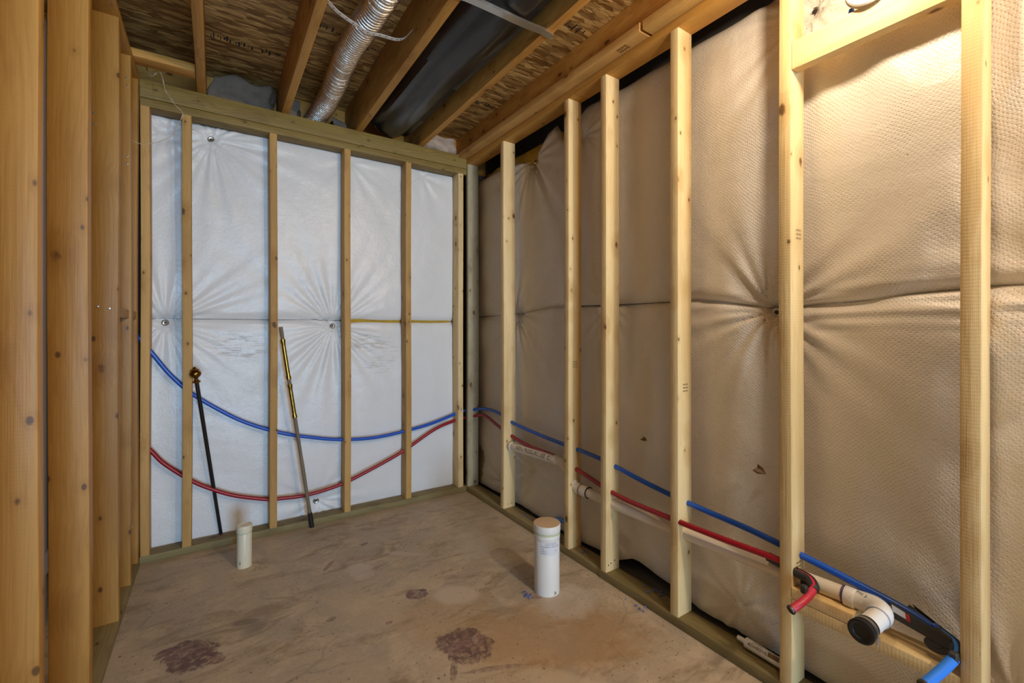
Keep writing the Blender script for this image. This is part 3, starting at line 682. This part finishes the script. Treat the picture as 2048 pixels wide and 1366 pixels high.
cap = link('rubber_cap', lathe_mesh([(.033*q, -.034), (.0362*q, -.034), (.0368*q, -.030), (.0368*q, -.002), (.0395*q, 0), (.0405*q, .003), (.0400*q, .006), (.036*q, .0072), (.031*q, .0065), (.028*q, .0052), (.0255*q, .0052), (.024*q, .0028), (.0001, .0020)], 40), 'black_rubber', drain, oc+od*.105); aim(cap, od); cap['label'] = 'black rubber test cap'
o = link('hose_clamp', lathe_mesh([(.0370*q, 0), (.0388*q, 0), (.0388*q, .010), (.0370*q, .010)], 40, True), 'steel', drain, oc+od*.082); aim(o, od)
cs = oc+od*.087+Vector((0, -.027, -.016))
link('clamp_screw', tube_mesh([cs+Vector((0, 0, -.012)), cs+Vector((0, -.002, .010))], .0038, 10, 0), 'steel', drain)
link('clamp_housing', board_mesh(.010, .007, .010, .001), 'steel', drain, cs+Vector((0,0,-.005)))
link('lettering', wrap_text('PVC 2-DWV', .011, .0292), 'ink_black', drain).matrix_local = Matrix.Translation((.050, -2.390, .388)) @ Matrix.Rotation(-math.pi/2-.35, 4, 'Z') @ Matrix.Rotation(math.radians(38), 4, 'X')

# ------------------------------------------------------------------ standpipes in the floor
big = root('standpipe', 'wide white capped plastic standpipe rising from the floor, paper sticker near its top', 'pipe', 'capped standpipes', loc=(-.274, -1.295, 0))
link('pipe', lathe_mesh([(.0562, -.02), (.0570, .0), (.0570, .27), (.0560, .272)], 48), 'pvc', big)
link('cement_bead', lathe_mesh([(.0568, .262), (.0595, .264), (.0595, .272), (.0568, .274)], 48, True), 'green_gasket', big)
link('collar', lathe_mesh([(.0572, .240), (.0585, .242), (.0585, .266), (.0572, .268)], 48, True), 'pvc', big)
o = link('cap', lathe_mesh([(.0565, .272), (.0600, .274), (.0608, .277), (.0608, .300), (.0600, .304), (.0570, .306)], 48), 'pvc', big)
o = link('cap_top', lathe_mesh([(.0001, .3062), (.055, .3062), (.0585, .3058), (.0585, .3040), (.0001, .304)], 48), 'pvc_cap', big); o['label'] = 'dusty tan top of the cap'
a0 = math.radians(-128)+.22
def patch(R, aw, z0, z1, mat, name, parent, a0, n=14):
    vs = []; fs = []
    for i in range(n+1):
        a = a0-aw/2+aw*i/n
        for z in (z0, z1): vs.append((R*math.cos(a), R*math.sin(a), z))
    for i in range(n): fs.append((2*i, 2*i+2, 2*i+3, 2*i+1))
    me = bpy.data.meshes.new(name); me.from_pydata(vs, [], fs); smooth(me); return link(name, me, mat, parent)
stk = patch(.0577, 1.55, .182, .243, 'paper', 'sticker', big, a0+.05)
for t_, sz, z, st in [('CITY OF RECORD', .0062, .2350, 1), ('GENERAL SERVICES', .0062, .2285, 1), ('PLUMBING APPROVED', .0088, .2195, 1)]:
    link('lettering', ring_text(t_, sz, .0580, z, a0+.1, st), 'ink_grey', stk)
for z in (.2075, .1985, .1895):
    patch(.05795, 1.25, z-.0004, z, 'ink_grey', 'rule_line', stk, a0+.05)
for t_, z, da in [('DATE', .2095, -.58), ('INSPECTOR', .2005, -.48), ('REMARKS', .1915, -.52), ('NO', .2005, .45)]:
    link('lettering', ring_text(t_, .0052, .0580, z, a0+.05+da), 'ink_grey', stk)
small = root('standpipe', 'narrow cream capped plastic standpipe in front of the far wall bottom plate', 'pipe', 'capped standpipes', loc=(-1.400, -.298, 0))
link('pipe', lathe_mesh([(.0325, -.02), (.0330, .0), (.0330, .19), (.0320, .192)], 36), 'pvc_cream', small)
link('cap', lathe_mesh([(.0334, .172), (.0352, .173), (.0354, .176), (.0354, .200), (.0345, .2045), (.030, .206), (.026, .206), (.025, .2035), (.0001, .2035)], 36), 'pvc_cream', small)
link('cement_bead', lathe_mesh([(.0328, .166), (.0338, .167), (.0338, .174), (.0328, .175)], 36, True), 'green_gasket', small)

# ------------------------------------------------------------------ leaning rod and pole
p0 = Vector((-1.494, .080, .0385)); p1 = Vector((-1.603, -.004, .905))
rod = root('curtain_rod', 'black metal curtain rod with a brass ball finial leaning on a far wall stud', 'rod', loc=p0); 
link('shaft', tube_mesh([Vector((0,0,0)), (p1-p0)], .0085, 16, 0), 'rod_black', rod)
link('inner_shaft', tube_mesh([(p1-p0)*.30, (p1-p0)*.995], .0095, 16, 0), 'rod_black', rod)
fin = link('finial', lathe_mesh([(.0001, -.012), (.020, -.010), (.021, -.004), (.012, .004), (.009, .012), (.013, .018), (.024, .026), (.030, .038), (.030, .048), (.025, .058), (.017, .064), (.023, .066), (.024, .069), (.014, .072), (.009, .078), (.0055, .084), (.0001, .086)], 28), 'brass', rod, (p1-p0)); aim(fin, p1-p0)
fin.scale = (.88, .88, .88)
q0 = Vector((-1.041, -.018, .0)); q1 = Vector((-1.207, -.012, 1.190))
pole = root('wooden_pole', 'thin wooden pole with worn gold sleeves and black tip leaning on a far wall stud', 'pole', loc=q0); d = q1-q0
gm = NT('grey_wood_pole'); gp = gm.coord(); gn = gm.noise(gm.map(gp, (60,60,6)), 1, 4); gm.base(gm.mix(gn, (.10,.075,.045), (.30,.24,.16))); gm.rough(.7)
link('shaft', tube_mesh([Vector((0,0,0)), d*.5, d], .0098, 14, 8, rf=lambda i, n, p: .0098+.0006*math.sin(i*1.7)), gm.m, pole)
o = link('tip', tube_mesh([d*0, d*.075], .0125, 14, 0), 'black_rubber', pole); o['label'] = 'black wrapped tip'
for a, b in ((.555, .72), (.745, .94)):
    o = link('sleeve', tube_mesh([d*a, d*(a+b)/2, d*b], .0112, 16, 8, rf=lambda i, n, p: .0110+(.0025 if i in (0, 1, n-2, n-1) else .0004*math.sin(i*2.3))), 'gold', pole); o['label'] = 'worn gold sleeve'

# ------------------------------------------------------------------ adhesive tube on the bottom plate
c0 = Vector((.060, -2.020, .058)); c1 = Vector((.058, -2.150, .056)); dd = c1-c0
cau = root('adhesive_tube', 'squeezed white glue tube with brown printing lying on the bottom plate', 'tube', loc=c0)
L = dd.length
def crf(i, n, p): 
    s = i/(n-1)
    return lambda a: .0175*(1-.0*s)*math.sqrt((math.cos(a)*(1-.75*s**2.2))**2+(math.sin(a)*(1+.15*s))**2) if True else 0
body = link('body', tube_mesh([dd*.02, dd*.3, dd*.6, dd*1.0], .0175, 24, 6, rf=crf), 'white_plastic', cau)
o = link('shoulder', lathe_mesh([(.0001, 0), (.0178, 0), (.0178, -.002), (.008, -.006), (.0075, -.008), (.0001, -.008)], 24), 'white_plastic', cau, dd*.02); aim(o, dd)
o = link('cap', lathe_mesh([(.0085, 0), (.0090, -.002), (.0082, -.026), (.0074, -.028), (.0001, -.028)], 20), 'white_plastic', cau, dd.normalized()*(-.003)); aim(o, dd)
for t_, sz, s, ro in [('ADHESIVE', .015, .36, .15), ('SOLVENT', .0075, .34, -1.0), ('CAUTION', .0065, .72, -1.0)]:
    o = link('lettering', wrap_text(t_, sz, .0190), 'ink', cau)
    o.matrix_local = Matrix.Translation(dd*s) @ Matrix.Rotation(-math.pi/2, 4, 'Z') @ Matrix.Rotation(math.radians(48)+ro*.6, 4, 'X')
o = patch(.0186, .8, .082, .118, 'brown_wire', 'brown_panel', cau, 0); 
o.matrix_local = Matrix.Rotation(math.pi/2, 4, 'X') @ Matrix.Rotation(math.radians(140), 4, 'Z')

# ------------------------------------------------------------------ ducts and straps
# silver flexible duct
cen = [(-.930, -2.3, 2.545), (-.945, -1.7, 2.54), (-.952, -1.054, 2.535), (-.967, -.844, 2.532), (-.978, -.574, 2.535), (-.966, -.152, 2.53), (-.985, .10, 2.515), (-1.0, .26, 2.50)]
duct = root('foil_duct', 'crinkled silver flexible duct running between two ceiling joists', 'duct')
P = catmull(cen, 170); 
acc = [0]
for i in range(1, len(P)): acc.append(acc[-1]+(P[i]-P[i-1]).length)
link('hose', tube_mesh(P, .06, 40, 0, rf=lambda i, n, p: .0550+.0058*math.sin(acc[i]*2*math.pi/.0175)+.0015*math.sin(acc[i]*23)), 'foil', duct)
# perforated hanger strap
def strip(pts, w, th, name, mat, parent, holes=False, wd=Vector((0,1,0))):
    P = catmull(pts, 10); bm = bmesh.new(); prev = None
    for p in P:
        q = [bm.verts.new(p+wd*a*w/2+Vector((0,0,1))*b*th/2) for a, b in ((-1,-1), (1,-1), (1,1), (-1,1))]
        if prev:
            for k in range(4): bm.faces.new((prev[k], prev[(k+1) % 4], q[(k+1) % 4], q[k]))
        else: bm.faces.new(q[::-1])
        prev = q
    bm.faces.new(prev); me = bpy.data.meshes.new(name); bm.normal_update(); bm.to_mesh(me); bm.free(); smooth(me, .5)
    return link(name, me, mat, parent)
strap = root('hanger_strap', 'perforated white metal strap slung under the silver duct', 'strap')
sp = [Vector((-1.161, -.990, 2.500)), Vector((-1.10, -.965, 2.478)), Vector((-1.03, -.945, 2.468)), Vector((-.975, -.925, 2.466)), Vector((-.91, -.925, 2.474)), Vector((-.85, -.94, 2.470)), Vector((-.815, -.955, 2.480)), Vector((-.784, -.965, 2.52))]
strip(sp, .020, .0015, 'band', 'white_plastic', strap)
Pq = catmull(sp, 10)
hole_me = lathe_mesh([(.0001, 0), (.0028, 0), (.0028, -.0006), (.0001, -.0006)], 8)
for i in range(3, 56, 4):
    link('perforation', hole_me, 'ink_black', strap, Pq[i]+Vector((0, 0, -.0006)))
# black insulated duct
bd = root('insulated_duct', 'fat black plastic-wrapped insulated duct wedged between two ceiling joists', 'duct')
cb = [(-.555, -3.6, 2.56), (-.555, -2.4, 2.555), (-.545, -1.5, 2.55), (-.55, -.9, 2.555), (-.56, -.45, 2.55), (-.575, -.10, 2.56), (-.585, .02, 2.575), (-.59, .10, 2.60)]
Pb = catmull(cb, 26)
def brf(i, n, p):
    y = p.y; end = max(0., min(1., (.14-y)/.16)); k = end**.45 if end < 1 else 1
    def f(a):
        r = .158+.006*math.sin(3*a+y*5)+.0025*math.sin(9*a-y*6)+.008*math.sin(y*4+a)
        r *= (.86 if abs(math.cos(a)) > .7 else 1.0)
        return r*k*.95
    return f
link('wrap', tube_mesh(Pb, .15, 56, 0, rf=brf), 'wrap', bd)
brace = root('metal_brace', 'bent galvanised metal channel nailed across two joists under the black duct', 'strap')
mp = [Vector((-.80, -1.372, 2.4265)), Vector((-.735, -1.385, 2.4265)), Vector((-.66, -1.398, 2.418)), Vector((-.58, -1.415, 2.404)), Vector((-.53, -1.414, 2.404)), Vector((-.44, -1.402, 2.416)), Vector((-.37, -1.394, 2.4265)), Vector((-.322, -1.388, 2.4265))]
strip(mp, .030, .002, 'channel', 'steel', brace)
strip([p+Vector((0, -.0155, .004)) for p in mp], .0015, .012, 'flange', 'steel', brace)
for p in (mp[0]+Vector((.03,0,-.001)), mp[-1]+Vector((-.015,0,-.001))):
    o = link('nail', nail_me, 'screw', brace, p); aim(o, (0,0,-1))
# ------------------------------------------------------------------ twine hanging at the top left
tw = [(292,133),(298,148),(306,152),(314,145),(322,147),(327,165),(331,182),(340,195),(352,212),(365,225),(362,238),(352,255),(345,270),(320,283),(300,287),(282,288),(258,277),(235,262),(214,246),(196,236)]
pts = [pix(u, v, 'y', -.03-.02*min(i, 9)) for i, (u, v) in enumerate(tw)]
me = tube_mesh(pts, .002, 6, 6, rf=lambda i, n, p: .0013+.0016*max(0, math.sin(i*.9))*(1 if i < n*.62 else .1))
string = link('string', me, 'twine'); tag(string, 'frayed pale string looping down from the block at the upper left', 'string')
# ------------------------------------------------------------------ round cover on the header
cov = root('round_cover', 'round white plastic cover on the header board above the side wall bay', 'cover', loc=(-.010, -2.400, 2.128)); 
link('disc', lathe_mesh([(.0001, .010), (.046, .010), (.050, .007), (.051, .0), (.0001, .0)], 48), 'white_plastic', cov)
link('rim', lathe_mesh([(.047, -.009), (.052, -.009), (.052, -.0005), (.047, -.0005)], 48, True), 'crimp', cov)
cov.rotation_mode = 'QUATERNION'; cov.rotation_quaternion = Vector((-1, -.25, .15)).to_track_quat('Z', 'Y')
nut = link('wire_connector', lathe_mesh([(.0001, 0), (.007, 0), (.0085, .006), (.006, .018), (.0001, .020)], 12), 'pex_blue', None, (.018, -2.352, 2.0895)); tag(nut, 'small blue plastic wire connector lying beside the round white cover', 'connector')
# vertical pipe in the dark space behind the left wall
vp = root('vent_pipe', 'grey-white vertical pipe glimpsed through the gap between the nearest left studs', 'pipe', loc=(-2.13, -.36, 0))
link('pipe', tube_mesh([(0,0,.0), (0,0,2.42)], .045, 24, 0), 'grey_pipe', vp)
link('coupling', lathe_mesh([(.046, .20), (.052, .202), (.052, .285), (.046, .287)], 24, True), 'grey_pipe', vp)
# cut cable ends at the far right
cb = root('cable_ends', 'pair of cut brown cable ends poking into the bay beyond the last side stud', 'cable')
link('upper_end', tube_mesh([(.03, -2.80, 1.19), (.04, -2.75, 1.215), (.05, -2.715, 1.228)], .0075, 12), 'brown_wire', cb)
link('lower_end', tube_mesh([(.03, -2.80, 1.155), (.04, -2.76, 1.172), (.045, -2.735, 1.18)], .0065, 12), 'brown_wire', cb)
link('cable_joint', tube_mesh([(.03, -2.80, 1.19), (.028, -2.83, 1.17), (.03, -2.80, 1.155)], .0075, 12), 'brown_wire', cb)
# small white foam wedge in the top corner
fw = lump('foam_wedge', (.012, .0, 2.350), (.085, .03, 2.368), 'white_plastic', None, .003, 8); tag(fw, 'thin white foam wedge between corner stud and top plate', 'foam')
# blue plastic shavings on the plates and the floor
r2 = random.Random(3); bm = bmesh.new()
for (x, y, z, n, sp_) in [(.05, -1.19, .039, 6, .02), (.055, -1.62, .039, 14, .03), (-.02, -1.62, .001, 8, .03), (-.372, -1.29, .001, 16, .022), (.06, -.72, .039, 10, .05)]:
    for k in range(n):
        s_ = r2.uniform(.002, .0055); m4 = Matrix.Translation((x+r2.gauss(0, sp_*.5), y+r2.gauss(0, sp_), z+s_*.4)) @ Matrix.Rotation(r2.uniform(0, 6), 4, 'Z') @ Matrix.Diagonal((s_*1.6, s_, s_*.8, 1))
        bmesh.ops.create_icosphere(bm, subdivisions=1, radius=1, matrix=m4)
me = bpy.data.meshes.new('plastic_crumbs'); bm.to_mesh(me); bm.free()
o = link('plastic_crumbs', me, 'blue_crumb'); tag(o, 'scattered blue-grey plastic crumbs by the standpipe and bottom plate', 'debris', kind='stuff')
